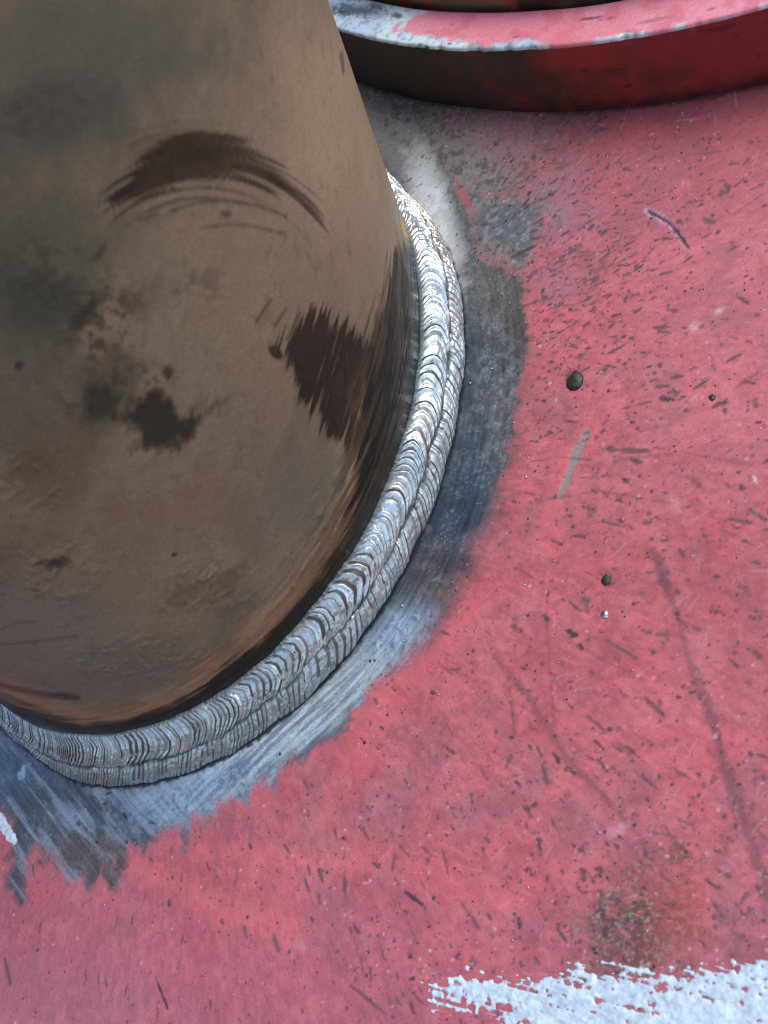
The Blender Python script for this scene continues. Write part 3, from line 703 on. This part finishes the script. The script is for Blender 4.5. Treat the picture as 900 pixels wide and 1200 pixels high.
# ------------------------------------------------------------------ spatter
def ico(sub):
    import bmesh
    bm = bmesh.new(); bmesh.ops.create_icosphere(bm, subdivisions=sub, radius=1.0)
    V = np.array([v.co[:] for v in bm.verts]); F = np.array([[v.index for v in f.verts] for f in bm.faces]); bm.free()
    return V, F
V1, F1 = ico(1)
def beads(name, spots, mat, parent):
    V = np.concatenate([V1 * np.array([r, r * a, r * .7]) + np.array([x, y, z]) for x, y, z, r, a in spots]); F = np.concatenate([F1 + i * len(V1) for i in range(len(spots))])
    me = bpy.data.meshes.new(name); me.from_pydata(V.tolist(), [], F.tolist()); me.polygons.foreach_set('use_smooth', [True] * len(me.polygons))
    o = link(name, me, mat, parent); o['kind'] = 'stuff'; return o
R3 = random.Random(11)
sp_l, sp_d = [], []
for k in range(420):
    px, py = (R3.uniform(430, 910), R3.uniform(100, 1200)) if R3.random() < .6 else (R3.gauss(690, 120), R3.gauss(300, 130))
    p = px2plate(px, py); r = R3.uniform(.00010, .00026)
    if p[0] ** 2 + p[1] ** 2 < .10 ** 2 and px < 640: r *= .7
    if np.hypot(p[0] - RING_C[0], p[1] - RING_C[1]) < RING_R + .001: continue
    (sp_l if R3.random() < .45 else sp_d).append((p[0], p[1], .00012 + r * .3, r, R3.uniform(.8, 1.3)))
for k in range(130):
    a = math.radians(R3.uniform(-95, 45)); q = cyl(R_P + L_W + R3.uniform(.0015, .030), np.array([a]), np.array([0.0]))[0]; rr_ = R3.uniform(.00012, .00042) * R3.random() ** .5
    (sp_l if R3.random() < .5 else sp_d).append((q[0], q[1], .0001 + rr_ * .2, rr_, R3.uniform(.8, 1.3)))
beads('spatter_beads', sp_l, M_SPAT, plate)['label'] = 'fine bright metal spatter'
beads('spatter_beads', sp_d, M_CHAR, plate)['label'] = 'fine burnt black spatter'
def drop(px, py, r, mat, lab):
    V, F = ico(3); rs = np.random.default_rng(int(px))
    nz = fbm(V[:, 0] * 2 + 5, V[:, 1] * 2 + V[:, 2] * 1.7, int(px), 3)
    V = V * (0.7 + .6 * nz)[:, None] * np.array([r, r * 1.15, r * .45])
    me = bpy.data.meshes.new('spatter_drop'); me.from_pydata(V.tolist(), [], F.tolist()); me.polygons.foreach_set('use_smooth', [True] * len(me.polygons))
    o = link('spatter_drop', me, mat, plate); p = px2plate(px, py); o.location = (p[0], p[1], .00015); o['label'] = lab
drop(674, 447, .0019, M_CHAR, 'round black burnt spatter drop')
drop(711, 680, .0010, M_CHAR, 'small black spatter drop')
drop(709, 720, .0008, M_SPAT, 'small bright spatter drop')
drop(835, 466, .0007, M_CHAR, 'tiny black spatter drop')

# ------------------------------------------------------------------ red ring
def build_ring():
    f0, f1 = math.radians(205), math.radians(300)
    th = np.concatenate([np.arange(f0, f1, .0006 / RING_R), np.linspace(f1, f0 + 2 * math.pi, 140)[:-1]])
    RI = RING_R - RW
    # profile from the foot of the outer side, over the top, down the bore: (radius, height)
    RT = RING_R - .0035
    side = [(RING_R - .0035 * max(z, 0) / RING_T, z) for z in np.linspace(-.0005, RING_T - .0008, 46)]
    bev = [(RT - .0008 * (1 - math.cos(a)), RING_T - .0008 + .0008 * math.sin(a)) for a in np.linspace(.2, math.pi / 2, 6)]
    top = [(r, RING_T) for r in np.linspace(RT - .0012, RI + .0012, 60)]
    bore = [(RI + .0008 * (1 - math.sin(a)), RING_T - .0008 + .0008 * math.cos(a)) for a in np.linspace(0.1, math.pi / 2, 5)] + [(RI, .012), (RI, -.0005)]
    pr = np.array(side + bev + top + bore)
    TH, RR = np.meshgrid(th, pr[:, 0], indexing='ij'); ZZ = np.broadcast_to(pr[:, 1], TH.shape).copy()
    isside = np.broadcast_to(np.arange(len(pr)) < len(side), TH.shape)
    a_mm = TH * RING_R * 1000; w_mm = np.broadcast_to(np.concatenate([[0], np.cumsum(np.hypot(*np.diff(pr, axis=0).T))]) * 1000, TH.shape)
    n_lo = fbm(a_mm / 18, w_mm / 18, 301, 3); n_md = fbm(a_mm / 4, w_mm / 4, 305, 4); n_hi = fbm(a_mm / 1.1, w_mm / 1.1, 309, 3)
    # hand-cut edge: slight waviness and nicks along the front arris
    near_edge = sst(2.5, .3, np.abs(w_mm - 20.3))
    nick = sst(.60, .75, fbm(a_mm / 5, a_mm * 0, 311, 3)) * near_edge
    RR = RR - nick * .0006 + (n_md - .5) * .00012 + (n_lo - .5) * .0004; ZZ = ZZ - nick * .0005 + (n_md - .5) * .00008 * (ZZ > .003)
    P = np.stack([RING_C[0] + RR * np.cos(TH), RING_C[1] + RR * np.sin(TH), ZZ], -1)
    PX, PY = proj(P)
    c = np.empty(P.shape); c[:] = lin((236, 142, 158))  # top face paint lightened to carry the stronger light on it
    c = mix(c, lin((244, 166, 182)), sst(.5, .7, n_lo) * .5); c = mix(c, lin((222, 110, 126)), sst(.45, .3, n_md) * .5)
    topm = ~isside
    # bare cool-grey steel on the top at the near-left, ragged border with the paint
    d = (PX - 478) + (PY - 25) * 1.5
    bare = sst(8, -8, d + (n_md - .5) * 40 + (n_hi - .5) * 20) * topm
    edgeb = sst(2.6, 1.0, (w_mm - 20.2) + (n_md - .5) * 4 - np.interp(PX, [480, 510, 560, 620, 700, 760, 900], [1.2, .3, .1, -.2, -.8, -1.0, -1.3]) * 1.2) * topm * (w_mm > 19.6)
    bare = np.maximum(bare, edgeb * (PX < 640) + edgeb * (PX >= 640) * sst(.45, .6, fbm(a_mm / 6, a_mm * 0, 321, 3)))
    st = np.empty(P.shape); st[:] = lin((205, 228, 246)); st = mix(st, lin((228, 246, 255)), sst(.45, .65, n_lo)); st = mix(st, lin((140, 150, 160)), sst(.56, .7, n_hi) * .6)
    c = mix(c, st, bare)
    # side face: brown scale at the left, red paint with its shade put into the colour to the right
    br = sst(880, 540, PX + (n_md - .5) * 220 + (n_lo - .5) * 260) * isside
    sc_ = np.empty(P.shape); sc_[:] = lin((158, 58, 60)); sc_ = mix(sc_, lin((176, 56, 56)), sst(.5, .7, n_md) * .5); sc_ = mix(sc_, lin((112, 52, 54)), sst(.5, .3, n_lo) * .6)
    sc_ = mix(sc_, lin((66, 48, 38)), br)
    lipr = sst(5.5, 2.5, np.abs(w_mm - 18) + (n_md - .5) * 5) * sst(600, 660, PX) * sst(760, 700, PX)
    sc_ = mix(sc_, lin((200, 60, 50)), lipr * .6)
    c = np.where(isside[..., None], sc_, c)
    # spots and streaks
    sp = np.zeros(TH.shape)
    R4 = random.Random(5)
    for k in range(420):
        th_ = R4.uniform(f0, f1) * RING_R * 1000; w_ = R4.uniform(0, 55); ln, wd = R4.uniform(.3, 1.2), R4.uniform(.25, .6)
        if R4.random() < .12: ln, wd = R4.uniform(1.5, 5), R4.uniform(.4, 1.0)
        i0 = np.searchsorted(th[:int((f1 - f0) * RING_R / .0006)] * RING_R * 1000, th_ - ln); i1 = np.searchsorted(th[:int((f1 - f0) * RING_R / .0006)] * RING_R * 1000, th_ + ln)
        if i1 <= i0: continue
        S = slice(i0, i1); m = sst(1.2, .5, np.hypot((a_mm[S] - th_) / ln, (w_mm[S] - w_) / wd) + (n_hi[S] - .5) * .7) * R4.uniform(.4, .9)
        sp[S] = np.maximum(sp[S], m)
    c = mix(c, lin((48, 34, 34)), sp * .9)
    foot_dark = sst(6, 0, w_mm + (n_md - .5) * 5) * .7  # darker towards the foot of the side face
    c = mix(c, lin((34, 27, 24)), foot_dark)
    c = mix(c, lin((40, 36, 34)), sst(1.2, .3, ell(PX, PY, 415, 12, 45, 9, 5) + (n_hi - .5) * 1.4) * topm * .8)
    rough = np.clip(.5 + (n_md - .5) * .2 - bare * .12, .2, .9)
    mk = np.stack([bare * .15, rough, np.full(TH.shape, .6)], -1)
    me = grid_mesh('flange_ring', P, close_u=True, flip=False)
    attr(me, 'tone', np.clip(c / EP, .004, .85)); attr(me, 'make', mk)
    o = link('flange_ring', me, M_RING)
    return tag(o, 'thick red ring with a chipped bare front edge, lying above the grey sooty corner', 'flange')
RW = 0.0138
ring = build_ring()

# brown steel neck rising inside the ring
def build_neck():
    RN = RING_R - RW - .0004
    f0 = math.radians(205); n = 700
    th = np.linspace(0, 2 * math.pi, n + 1)[:-1]
    pr = np.array([(RN - .0015, -.0005), (RN - .0015, .0185), (RN - .0012, .0205), (RN - .0016, .022), (RN - .0016, .025), (RN - .0018, .0272), (RN - .0026, .028), (RN - .010, .028), (RN - .011, .027), (RN - .011, 0.0)])
    TH, RR = np.meshgrid(th, pr[:, 0], indexing='ij'); ZZ = np.broadcast_to(pr[:, 1], TH.shape)
    P = np.stack([RING_C[0] + RR * np.cos(TH), RING_C[1] + RR * np.sin(TH), ZZ], -1)
    a = TH * RN * 1000; n1 = fbm(a / 9, ZZ * 250, 401, 4); n2 = fbm(a / 2.5, ZZ * 60, 405, 3)
    c = np.empty(P.shape); c[:] = lin((104, 88, 76)); c = mix(c, lin((70, 50, 44)), sst(.45, .65, n1) * .8); c = mix(c, lin((150, 56, 50)), sst(.64, .72, n2) * .7); c = mix(c, lin((36, 30, 28)), sst(.6, .7, n1) * .5)
    me = grid_mesh('nozzle_neck', P, close_u=True)
    attr(me, 'tone', np.clip(c * 1.7, 0, .8)); attr(me, 'make', np.stack([np.zeros(TH.shape), np.full(TH.shape, .6), np.ones(TH.shape)], -1))
    o = link('nozzle_neck', me, M_PIPE)
    return tag(o, 'dark brown steel neck standing inside the red ring at the top edge', 'pipe neck')
neck = build_neck()

# ------------------------------------------------------------------ lean the finished weldment back
for o in list(sc.collection.objects):
    if o.parent is None and o.type not in ('CAMERA', 'LIGHT'):
        o.matrix_world = T @ o.matrix_world
